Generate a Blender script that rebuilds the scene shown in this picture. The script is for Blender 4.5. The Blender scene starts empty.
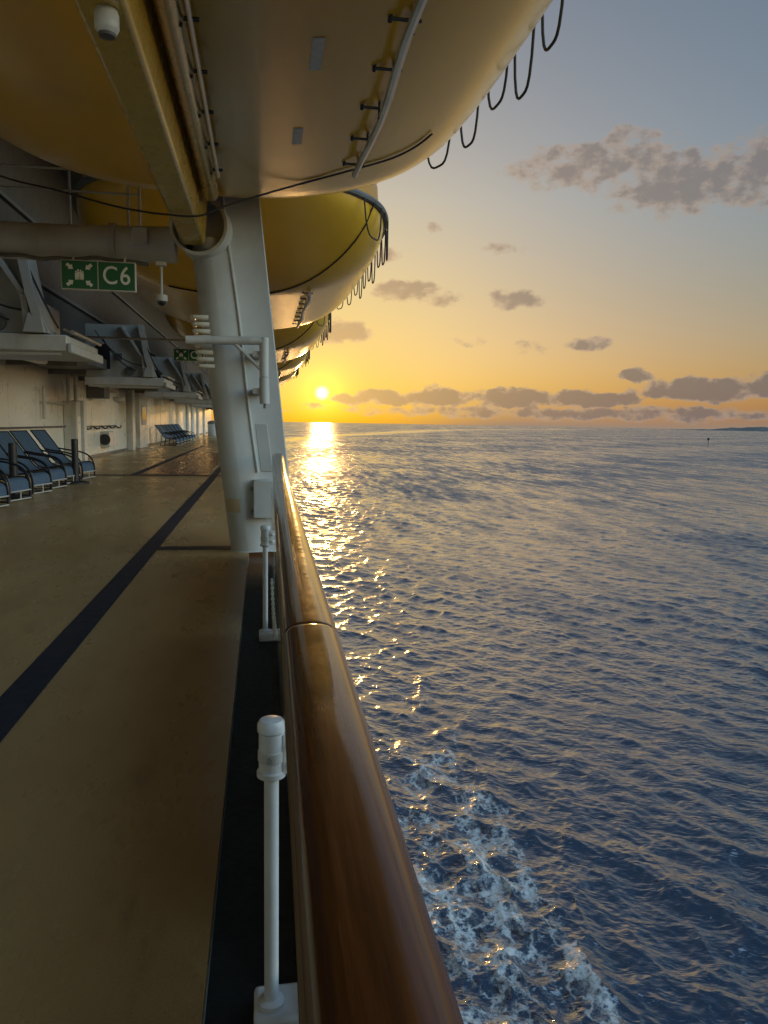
import bpy, math, random
import numpy as np
from mathutils import Matrix, Vector

R = math.radians
random.seed(7)
sc = bpy.context.scene
COL = sc.collection

# ------------------------------------------------------------------ camera
EYE = Vector((0.0, 0.0, 1.5))          # eye above the deck (deck = z 0, ship axis = +Y, sea side = +X)
cam_data = bpy.data.cameras.new('camera')
cam = bpy.data.objects.new('camera', cam_data)
COL.objects.link(cam)
sc.camera = cam
CR = Matrix.Rotation(R(-9.25), 4, 'Z') @ Matrix.Rotation(R(90 - 6.7), 4, 'X') @ Matrix.Rotation(R(1.0), 4, 'Z')
cam.matrix_world = Matrix.Translation(EYE) @ CR
cam_data.sensor_fit = 'HORIZONTAL'
cam_data.sensor_width = 36
cam_data.lens = 754 / 768 * 36
cam_data.clip_start = 0.05
cam_data.clip_end = 80000

# ------------------------------------------------------------------ sky
SUN_AZ, SUN_EL = 4.45, 2.18
sun_dir = Vector((math.sin(R(SUN_AZ)) * math.cos(R(SUN_EL)), math.cos(R(SUN_AZ)) * math.cos(R(SUN_EL)), math.sin(R(SUN_EL))))
world = bpy.data.worlds.new('World')
sc.world = world
world.use_nodes = True
NT = world.node_tree
for n in list(NT.nodes):
    NT.nodes.remove(n)


class Nodes:
    """tiny helper to write node maths as expressions"""
    def __init__(self, nt):
        self.nt = nt

    def new(self, t, **kw):
        n = self.nt.nodes.new(t)
        for k, v in kw.items():
            setattr(n, k, v)
        return n

    def put(self, sock, v):
        if isinstance(v, bpy.types.NodeSocket):
            self.nt.links.new(v, sock)
        elif v is not None:
            if sock.type == 'RGBA' and not isinstance(v, (int, float)) and len(v) == 3:
                v = (*v, 1)
            sock.default_value = v

    def m(self, op, a, b=None, c=None, clamp=False):
        n = self.new('ShaderNodeMath', operation=op)
        n.use_clamp = clamp
        for i, v in enumerate((a, b, c)):
            self.put(n.inputs[i], v)
        return n.outputs[0]

    def vm(self, op, a, b=None, out=0, scale=None):
        n = self.new('ShaderNodeVectorMath', operation=op)
        self.put(n.inputs[0], a)
        if b is not None:
            self.put(n.inputs[1], b)
        if scale is not None:
            self.put(n.inputs['Scale'], scale)
        return n.outputs['Value'] if op in ('DOT_PRODUCT', 'LENGTH', 'DISTANCE') else n.outputs[0]

    def ss(self, x, lo, hi, a=0.0, b=1.0):
        n = self.new('ShaderNodeMapRange', interpolation_type='SMOOTHSTEP')
        self.put(n.inputs['Value'], x)
        n.inputs['From Min'].default_value = lo
        n.inputs['From Max'].default_value = hi
        n.inputs['To Min'].default_value = a
        n.inputs['To Max'].default_value = b
        return n.outputs[0]

    def mix(self, f, a, b, mode='MIX'):
        n = self.new('ShaderNodeMix', data_type='RGBA', blend_type=mode)
        self.put(n.inputs[0], f)
        self.put(n.inputs[6], a)
        self.put(n.inputs[7], b)
        return n.outputs[2]

    def noise(self, vec, scale, detail=3.0, rough=0.5, dist=0.0, out='Fac', dim='3D'):
        n = self.new('ShaderNodeTexNoise', noise_dimensions=dim)
        self.put(n.inputs['Vector'], vec)
        n.inputs['Scale'].default_value = scale
        n.inputs['Detail'].default_value = detail
        n.inputs['Roughness'].default_value = rough
        n.inputs['Distortion'].default_value = dist
        return n.outputs[out]

    def ramp(self, f, stops):
        n = self.new('ShaderNodeValToRGB')
        cr = n.color_ramp
        while len(cr.elements) < len(stops):
            cr.elements.new(0.5)
        for e, (p, c) in zip(cr.elements, stops):
            e.position = p
            e.color = (*c, 1)
        self.put(n.inputs[0], f)
        return n.outputs[0]

    def xyz(self, x, y, z):
        n = self.new('ShaderNodeCombineXYZ')
        for i, v in enumerate((x, y, z)):
            self.put(n.inputs[i], v)
        return n.outputs[0]

    def sep(self, v):
        n = self.new('ShaderNodeSeparateXYZ')
        self.put(n.inputs[0], v)
        return n.outputs


W = Nodes(NT)
sky = W.new('ShaderNodeTexSky', sky_type='NISHITA')
sky.sun_disc = False
sky.sun_elevation = R(SUN_EL)
sky.sun_rotation = R(SUN_AZ)
sky.dust_density = 1.6
sky.ozone_density = 1.6
sky.air_density = 1.0
SKY_STRENGTH = 0.14
LIFT = 2.2
ABEAM_FILL = 3.8
gen = W.new('ShaderNodeTexCoord').outputs['Generated']
dx, dy, dz = W.sep(gen)
el = W.m('MULTIPLY', W.m('ARCSINE', dz), 57.2958)
az = W.m('MULTIPLY', W.m('ARCTAN2', dx, dy), 57.2958)
# soft shoulder so that the glow round the sun keeps its colour (sky radiance s -> s / (1 + k s))
k = 0.16
s0 = sky.outputs[0]
den = W.vm('ADD', W.vm('SCALE', s0, scale=k), (1, 1, 1))
skyc = W.vm('DIVIDE', s0, den)
# evening air: warm haze low down, greyer blue aloft
skyc = W.vm('MULTIPLY', skyc, W.ramp(W.m('DIVIDE', el, 45.0, clamp=True), [
    (0.0, (1.0, 0.74, 1.0)), (0.06, (1.0, 0.83, 0.80)), (0.2, (0.95, 0.93, 0.92)), (0.35, (0.96, 1.08, 1.20)), (0.75, (0.98, 1.08, 1.2))]))
cosang = W.vm('DOT_PRODUCT', gen, tuple(sun_dir))
ang = W.m('MULTIPLY', W.m('ARCCOSINE', W.m('MINIMUM', cosang, 0.9999999)), 57.2958)
# fill light: sky overhead and behind the viewer brightened to lift the shaded deck
side = W.m('ABSOLUTE', W.m('SUBTRACT', az, 22.0))
lift = W.m('ADD', 1.0, W.m('MULTIPLY', W.m('MAXIMUM', W.m('MULTIPLY', W.ss(el, 45, 75), .22), W.m('MULTIPLY', W.ss(side, 29, 70), W.ss(el, -1, 14, 1.0, 1.0))), LIFT))
skyc = W.vm('MULTIPLY', skyc, W.vm('ADD', W.vm('SCALE', (1.14, 1.0, .82), scale=W.m('SUBTRACT', lift, 1.0)), (1, 1, 1)))
skyc = W.vm('MULTIPLY', skyc, W.mix(W.m('EXPONENT', W.m('MULTIPLY', W.m('POWER', W.m('DIVIDE', ang, 10.0), 2.0), -1)), (1, 1, 1), (1.0, .90, .60)))
# fill light: sky abeam, out of view, brightened to light the promenade wall
skyc = W.vm('SCALE', skyc, scale=W.m('ADD', 1.0, W.m('MULTIPLY', W.m('MULTIPLY', W.ss(az, 62, 98), W.ss(az, 160, 125)), ABEAM_FILL)))
# grey-pink murk low over the horizon away from the sun
murk = W.m('MULTIPLY', W.m('EXPONENT', W.m('DIVIDE', W.m('ABSOLUTE', el), -1.6)), W.ss(ang, 2.5, 16))
skyc = W.mix(W.m('MULTIPLY', murk, .9), skyc, (1.45, 1.13, .88))
# the sun's aureole and disc
g1 = W.m('EXPONENT', W.m('MULTIPLY', W.m('POWER', W.m('DIVIDE', ang, 1.5), 1.25), -1))
disc = W.ss(ang, 0.66, 0.14)
glow = W.vm('ADD', W.vm('SCALE', (4.2, 3.3, 0.15), scale=g1), W.vm('SCALE', (10.0, 8.8, 5.0), scale=disc))

# clouds: soft banks at fixed bearings (azimuth, elevation, half width, half height, density) in degrees
CLOUDS = [
    (30.3, 16.2, 6.6, 2.2, .9), (23.0, 17.6, 5.6, 1.5, .75), (26.6, 18.6, 2.6, 1.3, .8), (34.0, 16.4, 3.2, 2.4, .9),
    (17.7, 12.6, 1.5, .5, .35), (10.4, 9.7, 2.6, .8, .8), (13.1, 9.2, 1.6, .7, .8), (18.4, 9.1, 2.0, .85, .9), (24.0, 5.9, 1.8, .5, .9),
    (20.2, 5.7, 1.9, .4, .35), (5.3, 6.7, 3.1, 1.0, 1.), (12.4, 14.1, .9, .45, .4), (15.4, 6.1, 1.1, .4, .35), (9.0, 12.0, 1.6, .6, .35),
    (31.5, 2.7, 5.0, .95, 1.5), (37.0, 3.0, 3.0, 1.2, 1.6), (27.4, 3.7, 1.3, .55, 1.2), (24.5, 2.05, 4.4, .72, 1.5), (18.8, 2.05, 3.6, .8, 1.5), (13.3, 2.0, 3.4, .85, 1.5),
    (9.2, 1.9, 2.8, .7, 1.4), (6.4, 1.8, 1.2, .5, .9), (44.0, 3.0, 5.0, 1.2, 1.), (52.0, 9.0, 6.0, 1.4, .8), (60.0, 3.0, 8.0, 1.2, 1.),
    (-14.0, 2.2, 6.0, .9, 1.), (-24.0, 8.0, 5.0, 1.2, .8), (26.3, 1.0, 24.0, .55, .8)]
pv = W.xyz(W.m('MULTIPLY', az, 1.0), W.m('MULTIPLY', el, 1.5), 0.0)
warp = W.vm('SCALE', W.vm('SUBTRACT', W.noise(pv, 0.55, 3, .6, out='Color', dim='2D'), (.5, .5, .5)), scale=1.6)
wx, wy, _ = W.sep(warp)
azw = W.m('ADD', az, wx)
elw = W.m('ADD', el, W.m('MULTIPLY', wy, 0.6))
acc = None
for (a, e, ra, re, dn) in CLOUDS:
    u = W.m('POWER', W.m('DIVIDE', W.m('SUBTRACT', azw, a), ra), 2.0)
    de = W.m('SUBTRACT', elw, e)
    # flatter base than top
    v = W.m('POWER', W.m('DIVIDE', de, re), 2.0)
    f = W.m('MULTIPLY', W.m('SUBTRACT', 1.0, W.m('ADD', u, v)), dn)
    acc = f if acc is None else W.m('MAXIMUM', acc, f)
acc = W.m('MAXIMUM', acc, -0.6)
fine = W.noise(pv, 0.62, 5, .56, dim='2D')
big = W.noise(pv, 0.33, 3, .55, dim='2D')
dens = W.m('ADD', W.m('MULTIPLY', acc, 1.0), W.m('MULTIPLY', W.m('SUBTRACT', fine, .5), 2.0))
dens = W.m('ADD', dens, W.m('MULTIPLY', W.m('SUBTRACT', big, .5), .7))
cover = W.m('MULTIPLY', W.ss(dens, -0.1, 0.66), W.ss(acc, -0.45, 0.1))
thick = W.ss(W.m('ADD', dens, W.m('MULTIPLY', W.m('SUBTRACT', W.noise(pv, .8, 5, .6, dim='2D'), .5), 1.3)), .15, 0.95)
near_sun = W.m('EXPONENT', W.m('MULTIPLY', W.m('DIVIDE', ang, 9.0), -1))
ccol = W.mix(thick, (1.7, 1.34, 1.10), W.mix(W.ss(el, 2.5, 9), (.64, .61, .68), (.88, .79, .78)))
ccol = W.vm('ADD', ccol, W.vm('SCALE', (3.6, 1.9, .25), scale=near_sun))
base = W.vm('ADD', skyc, glow)
final = W.mix(W.m('MULTIPLY', cover, 0.8), base, ccol)
bg = W.new('ShaderNodeBackground')
W.put(bg.inputs['Color'], final)
bg.inputs['Strength'].default_value = SKY_STRENGTH
NT.links.new(bg.outputs[0], W.new('ShaderNodeOutputWorld').inputs[0])

# ------------------------------------------------------------------ sun
sl = bpy.data.lights.new('sun', 'SUN')
sl.energy = .22
sl.angle = R(1.4)
sl.color = (1.0, 0.52, 0.16)
sun = bpy.data.objects.new('sun', sl)
COL.objects.link(sun)
sun.rotation_euler = sun_dir.to_track_quat('Z', 'Y').to_euler()

# ------------------------------------------------------------------ exposure
sc.view_settings.view_transform = 'Standard'
sc.view_settings.look = 'None'
sc.view_settings.gamma = 1
sc.view_settings.exposure = 0.62
sc.view_settings.use_curve_mapping = False
sc.cycles.use_denoising = True
sc.cycles.sampling_pattern = 'TABULATED_SOBOL'
sc.cycles.sample_clamp_indirect = 6
sc.cycles.max_bounces = 8
sc.cycles.caustics_reflective = False
sc.cycles.caustics_refractive = False


# ================================================================== helpers
class MB:
    """collects vertices and faces in world coordinates, then links ONE mesh object"""
    def __init__(self):
        self.v, self.f = [], []

    def add(self, vs, fs):
        o = len(self.v)
        self.v += [tuple(p) for p in vs]
        self.f += [tuple(i + o for i in q) for q in fs]
        return self

    def hexa(self, p):
        return self.add(p, [(0, 3, 2, 1), (4, 5, 6, 7), (0, 1, 5, 4), (1, 2, 6, 5), (2, 3, 7, 6), (3, 0, 4, 7)])

    def box(self, x0, x1, y0, y1, z0, z1):
        return self.hexa([(x0, y0, z0), (x1, y0, z0), (x1, y1, z0), (x0, y1, z0), (x0, y0, z1), (x1, y0, z1), (x1, y1, z1), (x0, y1, z1)])

    def prism(self, pts, ext):
        n = len(pts)
        a = [Vector(p) for p in pts]
        b = [p + Vector(ext) for p in a]
        fs = [tuple(range(n))[::-1], tuple(range(n, 2 * n))]
        fs += [(i, (i + 1) % n, n + (i + 1) % n, n + i) for i in range(n)]
        return self.add(a + b, fs)

    def tube(self, pts, r, n=10, closed=False, caps=True, flat=1.0):
        pts = [Vector(p) for p in pts]
        rs = r if isinstance(r, (list, tuple)) else [r] * len(pts)
        N = len(pts)
        vs, fs = [], []
        up = None
        for i, p in enumerate(pts):
            if closed:
                t = (pts[(i + 1) % N] - pts[i - 1]).normalized()
            else:
                t = (pts[min(i + 1, N - 1)] - pts[max(i - 1, 0)]).normalized()
            if up is None:
                up = Vector((0, 0, 1)) if abs(t.z) < .9 else Vector((1, 0, 0))
            up = (up - t * up.dot(t)).normalized()
            sd = t.cross(up)
            for j in range(n):
                a = 2 * math.pi * j / n
                vs.append(p + (sd * math.cos(a) + up * math.sin(a) * flat) * rs[i])
        for i in range(N if closed else N - 1):
            for j in range(n):
                a, b = i * n + j, i * n + (j + 1) % n
                c, d = ((i + 1) % N) * n + (j + 1) % n, ((i + 1) % N) * n + j
                fs.append((a, b, c, d))
        if caps and not closed:
            fs.append(tuple(range(n))[::-1])
            fs.append(tuple((N - 1) * n + j for j in range(n)))
        return self.add(vs, fs)

    def cyl(self, p0, p1, r0, r1=None, n=20):
        return self.tube([p0, p1], [r0, r0 if r1 is None else r1], n)

    def lathe(self, c, axis, prof, n=24):
        axis = Vector(axis).normalized()
        u = axis.orthogonal().normalized()
        w = axis.cross(u)
        c = Vector(c)
        vs, fs = [], []
        for (r, h) in prof:
            for j in range(n):
                a = 2 * math.pi * j / n
                vs.append(c + axis * h + (u * math.cos(a) + w * math.sin(a)) * max(r, 1e-4))
        for i in range(len(prof) - 1):
            for j in range(n):
                fs.append((i * n + j, i * n + (j + 1) % n, (i + 1) * n + (j + 1) % n, (i + 1) * n + j))
        fs.append(tuple(range(n))[::-1])
        fs.append(tuple((len(prof) - 1) * n + j for j in range(n)))
        return self.add(vs, fs)

    def build(self, name, mat, parent=None, bevel=0.0, seg=2, angle=38, rot=None):
        vs = self.v
        if rot:                                     # rotate about z round a pivot before placing
            (px, py), a = rot
            ca, sa = math.cos(a), math.sin(a)
            vs = [(px + (x - px) * ca - (y - py) * sa, py + (x - px) * sa + (y - py) * ca, z) for x, y, z in vs]
        if parent is not None:
            o = ORG[parent.name]
        else:
            xs = np.array(vs)
            lo, hi = xs.min(0), xs.max(0)
            o = Vector(((lo[0] + hi[0]) / 2, (lo[1] + hi[1]) / 2, lo[2]))
        me = bpy.data.meshes.new(name)
        me.from_pydata([(x - o.x, y - o.y, z - o.z) for x, y, z in vs], [], self.f)
        me.polygons.foreach_set('use_smooth', [True] * len(me.polygons))
        me.set_sharp_from_angle(angle=R(angle))
        me.materials.append(mat)
        ob = bpy.data.objects.new(name, me)
        COL.objects.link(ob)
        if parent is not None:
            ob.parent = parent
        else:
            ob.location = o
        ORG[ob.name] = Vector(o)
        if bevel:
            b = ob.modifiers.new('bevel', 'BEVEL')
            b.width = bevel
            b.segments = seg
            b.limit_method = 'ANGLE'
            b.angle_limit = R(40)
        return ob


ORG = {}


def tag(o, label=None, cat=None, group=None, kind=None):
    if label:
        o['label'] = label
    if cat:
        o['category'] = cat
    if group:
        o['group'] = group
    if kind:
        o['kind'] = kind
    return o


def thing(name, loc, label, cat, group=None):
    o = bpy.data.objects.new(name, None)
    o.empty_display_size = .2
    COL.objects.link(o)
    o.location = loc
    ORG[o.name] = Vector(loc)
    return tag(o, label, cat, group)


def kids(o):
    return [c for c in bpy.data.objects if c.parent == o]


def copy_tree(o, parent=None):
    c = o.copy()
    COL.objects.link(c)
    if parent is not None:
        c.parent = parent
    for ch in kids(o):
        copy_tree(ch, c)
    return c


def place(o, loc, label):
    o.location = loc
    o['label'] = label
    return o


# ------------------------------------------------------------------ materials
MATS = {}


def mat(name, base, rough=.5, metal=0.0, var=.12, vscale=3.0, bump=0.0, bscale=40.0, coat=0.0, dirt=0.0, dirt_col=(.10, .06, .03), rvar=.12, spec=.5, stretch=(1, 1, 1)):
    if name in MATS:
        return MATS[name]
    m = bpy.data.materials.new(name)
    m.use_nodes = True
    N = Nodes(m.node_tree)
    p = m.node_tree.nodes['Principled BSDF']
    tc = N.new('ShaderNodeNewGeometry').outputs['Position']
    if stretch != (1, 1, 1):
        tc = N.vm('MULTIPLY', tc, stretch)
    n1 = N.noise(tc, vscale, 5, .6)
    dark = tuple(c * (1 - var) for c in base)
    lite = tuple(min(1, c * (1 + var)) for c in base)
    col = N.mix(N.ss(n1, .3, .7), dark, lite)
    if dirt:
        dn = N.noise(N.vm('MULTIPLY', tc, (1, 1, .35)), vscale * .8, 3, .5)
        col = N.mix(N.m('MULTIPLY', N.ss(dn, .52, .78), dirt), col, dirt_col)
    N.put(p.inputs['Base Color'], col)
    n2 = N.noise(tc, vscale * 4, 4, .6)
    N.put(p.inputs['Roughness'], N.ss(n2, .3, .7, max(.02, rough - rvar * rough), min(1, rough + rvar * rough)))
    p.inputs['Metallic'].default_value = metal
    p.inputs['Specular IOR Level'].default_value = spec
    if coat:
        p.inputs['Coat Weight'].default_value = coat
        p.inputs['Coat Roughness'].default_value = .12
    if bump:
        b = N.new('ShaderNodeBump')
        b.inputs['Strength'].default_value = bump
        b.inputs['Distance'].default_value = .01
        N.put(b.inputs['Height'], N.noise(tc, bscale, 4, .6))
        N.put(p.inputs['Normal'], b.outputs[0])
    MATS[name] = m
    return m


WHITE = mat('white_paint', (.50, .51, .50), .42, var=.06, dirt=.45, dirt_col=(.35, .28, .20), bump=.06, bscale=25)
GREYP = mat('grey_paint', (.58, .58, .56), .45, var=.08, dirt=.5, dirt_col=(.25, .2, .15), bump=.06, bscale=25)
DGREY = mat('dark_grey_paint', (.13, .13, .13), .5, var=.15)
WALLM = mat('wall_paint', (.85, .80, .70), .30, var=.02, vscale=.5, dirt=.05, dirt_col=(.5, .45, .36))
DARK = mat('dark_metal', (.035, .035, .04), .4, .3, var=.2)
STEEL = mat('brushed_steel', (.55, .54, .52), .32, .9, var=.1)
RUBBER = mat('black_rubber', (.02, .02, .022), .6, var=.2)
ROPE = mat('dark_rope', (.035, .03, .025), .8, var=.3, vscale=60)
YEL = mat('boat_yellow', (.84, .47, .018), .24, var=.04, vscale=.8, coat=.22, dirt=.14, dirt_col=(.3, .2, .07), rvar=.08)
KEELM = mat('keel_yellow', (.66, .44, .06), .28, var=.05, vscale=1, coat=.5, dirt=.08, dirt_col=(.3, .2, .07))
ORNG = mat('canopy_orange', (.55, .25, .03), .35, var=.08)
TAPE = mat('reflective_tape', (.9, .86, .74), .45, var=.08, vscale=20)
BLUE = mat('navy_sling_fabric', (.085, .135, .21), .75, var=.12, vscale=12, bump=.3, bscale=350)
CFR = mat('chair_frame', (.03, .032, .04), .35, .4, var=.2)
CBAR = mat('chair_foot_bar', (.6, .6, .58), .35, .3, var=.1)
GREEN = mat('sign_green', (.010, .12, .042), .4, var=.06)
SIGNW = mat('sign_white', (.78, .80, .78), .5, var=.04)
BIN = mat('bin_grey', (.45, .47, .5), .4, var=.1)
GLASSB = mat('dark_window_glass', (.015, .018, .02), .08, var=.1, spec=.8)
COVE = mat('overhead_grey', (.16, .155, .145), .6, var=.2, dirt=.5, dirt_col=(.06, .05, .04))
LENS = mat('frosted_lens', (.75, .75, .70), .4, var=.04)

# glass of the rail panels
m = bpy.data.materials.new('rail_glass')
m.use_nodes = True
p = m.node_tree.nodes['Principled BSDF']
p.inputs['Base Color'].default_value = (.55, .75, .68, 1)
p.inputs['Roughness'].default_value = .03
p.inputs['Transmission Weight'].default_value = 1
p.inputs['IOR'].default_value = 1.45
RGLASS = m

# varnished teak
m = bpy.data.materials.new('varnished_teak')
m.use_nodes = True
N = Nodes(m.node_tree)
p = m.node_tree.nodes['Principled BSDF']
pos = N.new('ShaderNodeNewGeometry').outputs['Position']
g = N.noise(N.vm('MULTIPLY', pos, (22, .8, 22)), 3.0, 7, .62, .35)
g2 = N.noise(N.vm('MULTIPLY', pos, (160, 5, 160)), 2.0, 3, .6)
col = N.ramp(g, [(.28, (.026, .006, .0015)), (.5, (.070, .018, .0042)), (.72, (.125, .036, .009))])
col = N.mix(N.m('MULTIPLY', N.ss(g2, .5, .75), .45), col, (.03, .01, .004))
N.put(p.inputs['Base Color'], col)
wear = N.noise(pos, 4.0, 5, .7)
N.put(p.inputs['Roughness'], N.ss(wear, .3, .75, .42, .6))
p.inputs['Specular IOR Level'].default_value = .06
p.inputs['Coat Weight'].default_value = 1.0
N.put(p.inputs['Coat Roughness'], N.ss(N.noise(pos, 30, 4, .6), .35, .7, .05, .13))
b = N.new('ShaderNodeBump')
b.inputs['Strength'].default_value = .22
b.inputs['Distance'].default_value = .004
N.put(b.inputs['Height'], N.m('ADD', N.m('MULTIPLY', g, .4), N.noise(N.vm('MULTIPLY', pos, (14, 3, 14)), 1.4, 4, .6)))
N.put(p.inputs['Normal'], b.outputs[0])
TEAK = m

# deck coating: glossy tan resin, scuffed
m = bpy.data.materials.new('deck_resin')
m.use_nodes = True
N = Nodes(m.node_tree)
p = m.node_tree.nodes['Principled BSDF']
pos = N.new('ShaderNodeNewGeometry').outputs['Position']
a = N.noise(N.vm('MULTIPLY', pos, (1, .5, 1)), .9, 6, .62)
grit = N.noise(pos, 120, 3, .7)
col = N.mix(N.ss(a, .3, .72), (.42, .255, .105), (.52, .33, .145))
col = N.mix(N.m('MULTIPLY', N.ss(grit, .45, .75), .35), col, (.16, .10, .05))
st = N.noise(N.vm('MULTIPLY', pos, (1.4, .5, 1)), 2.3, 6, .7)
col = N.mix(N.m('MULTIPLY', N.ss(st, .52, .74), .5), col, (.12, .085, .05))
N.put(p.inputs['Base Color'], col)
N.put(p.inputs['Roughness'], N.ss(N.noise(N.vm('MULTIPLY', pos, (1, .35, 1)), 1.6, 5, .65), .3, .7, .24, .36))
b = N.new('ShaderNodeBump')
b.inputs['Strength'].default_value = .06
b.inputs['Distance'].default_value = .005
N.put(b.inputs['Height'], N.m('ADD', N.m('MULTIPLY', grit, .25), N.noise(pos, 3.0, 3, .5)))
N.put(p.inputs['Normal'], b.outputs[0])
DECK = m
NAVY = mat('navy_deck_paint', (.009, .017, .035), .5, var=.2, vscale=4, dirt=.3, dirt_col=(.05, .045, .04), bump=.1, bscale=90)
REDP = mat('red_brown_deck_paint', (.16, .07, .04), .28, var=.15, vscale=2, bump=.06, bscale=60)
GUT = mat('black_deck_edge', (.012, .013, .016), .7, var=.35, vscale=8, dirt=.3, dirt_col=(.05, .05, .05), bump=.3, bscale=40)

# sea
m = bpy.data.materials.new('sea_water')
m.use_nodes = True
N = Nodes(m.node_tree)
p = m.node_tree.nodes['Principled BSDF']
pos = N.new('ShaderNodeNewGeometry').outputs['Position']
at = lambda nm: [setattr(x := N.new('ShaderNodeAttribute'), 'attribute_name', nm), x.outputs['Fac']][1]
foam_a = at('foam')
rough_a = at('rough')
v1 = N.new('ShaderNodeTexVoronoi', feature='DISTANCE_TO_EDGE')
dist = N.vm('ADD', N.vm('MULTIPLY', pos, (1.1, .5, .4)), N.vm('SCALE', N.noise(pos, 1.1, 4, .65, out='Color'), scale=1.5))
N.put(v1.inputs['Vector'], dist)
v1.inputs['Scale'].default_value = 1.35
lace = N.ss(v1.outputs['Distance'], .16, .0)
fn = N.noise(N.vm('MULTIPLY', pos, (1.15, .42, .5)), .85, 9, .72)
fn2 = N.noise(pos, 6.0, 6, .75)
fm = N.m('ADD', N.m('MULTIPLY', lace, .35), N.m('ADD', N.m('MULTIPLY', N.m('SUBTRACT', fn, .5), 2.4), N.m('MULTIPLY', N.m('SUBTRACT', fn2, .5), 1.2)))
foam = N.m('MULTIPLY', N.ss(N.m('ADD', fm, N.m('MULTIPLY', N.m('SUBTRACT', foam_a, 1.0), 1.1)), -.12, .55), N.ss(foam_a, .02, .3))
N.put(p.inputs['Base Color'], N.mix(foam, (.006, .021, .052), (.55, .58, .60)))
gust = N.noise(N.vm('MULTIPLY', pos, (.42, .07, 0)), 1.0, 4, .65)
gust2 = N.noise(N.vm('MULTIPLY', pos, (.06, .012, 0)), 1.0, 3, .6)
patch = N.m('ADD', N.ss(gust, .3, .7, .35, 1.45), N.ss(gust2, .3, .7, -.2, .35))
sea_r = N.m('MAXIMUM', N.m('MULTIPLY', rough_a, patch), N.m('MULTIPLY', foam, .7))
N.put(p.inputs['Roughness'], sea_r)
N.put(p.inputs['Coat Roughness'], sea_r)
p.inputs['IOR'].default_value = 1.85
p.inputs['Coat Weight'].default_value = 1.0
p.inputs['Coat IOR'].default_value = 1.65
b = N.new('ShaderNodeBump')
b.inputs['Strength'].default_value = 1.0
b.inputs['Distance'].default_value = 1.0
def ridge(v, sc_, det):
    nz = N.noise(v, sc_, det, .55, .4)
    return N.m('SUBTRACT', 1.0, N.m('ABSOLUTE', N.m('MULTIPLY', N.m('SUBTRACT', nz, .5), 3.0)))


rot_pos = N.new('ShaderNodeVectorRotate', rotation_type='Z_AXIS')
N.put(rot_pos.inputs['Vector'], pos)
rot_pos.inputs['Angle'].default_value = R(24)
rpos = N.vm('MULTIPLY', rot_pos.outputs[0], (.62, 1.25, 0))
ripples = N.m('ADD', N.m('ADD', N.m('MULTIPLY', ridge(rpos, .85, 3), .045), N.m('MULTIPLY', ridge(rpos, 2.1, 3), .020)), N.m('MULTIPLY', N.noise(N.vm('MULTIPLY', pos, (1, 1, 0)), 8.0, 3, .6), .010))
swell = N.m('ADD', N.m('MULTIPLY', N.noise(N.vm('MULTIPLY', pos, (.75, .5, 0)), .55, 3, .6), .8), N.m('MULTIPLY', N.noise(N.vm('MULTIPLY', pos, (1, .7, 0)), .16, 2, .5), .8))
N.put(b.inputs['Height'], N.m('ADD', N.m('MULTIPLY', ripples, at('ripple')), N.m('MULTIPLY', swell, at('swell'))))
N.put(p.inputs['Normal'], b.outputs[0])
N.put(p.inputs['Coat Normal'], b.outputs[0])
SEAM = m

# ================================================================== sea
SEA_Z = -11.5
EYEH = EYE.z - SEA_Z


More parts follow.
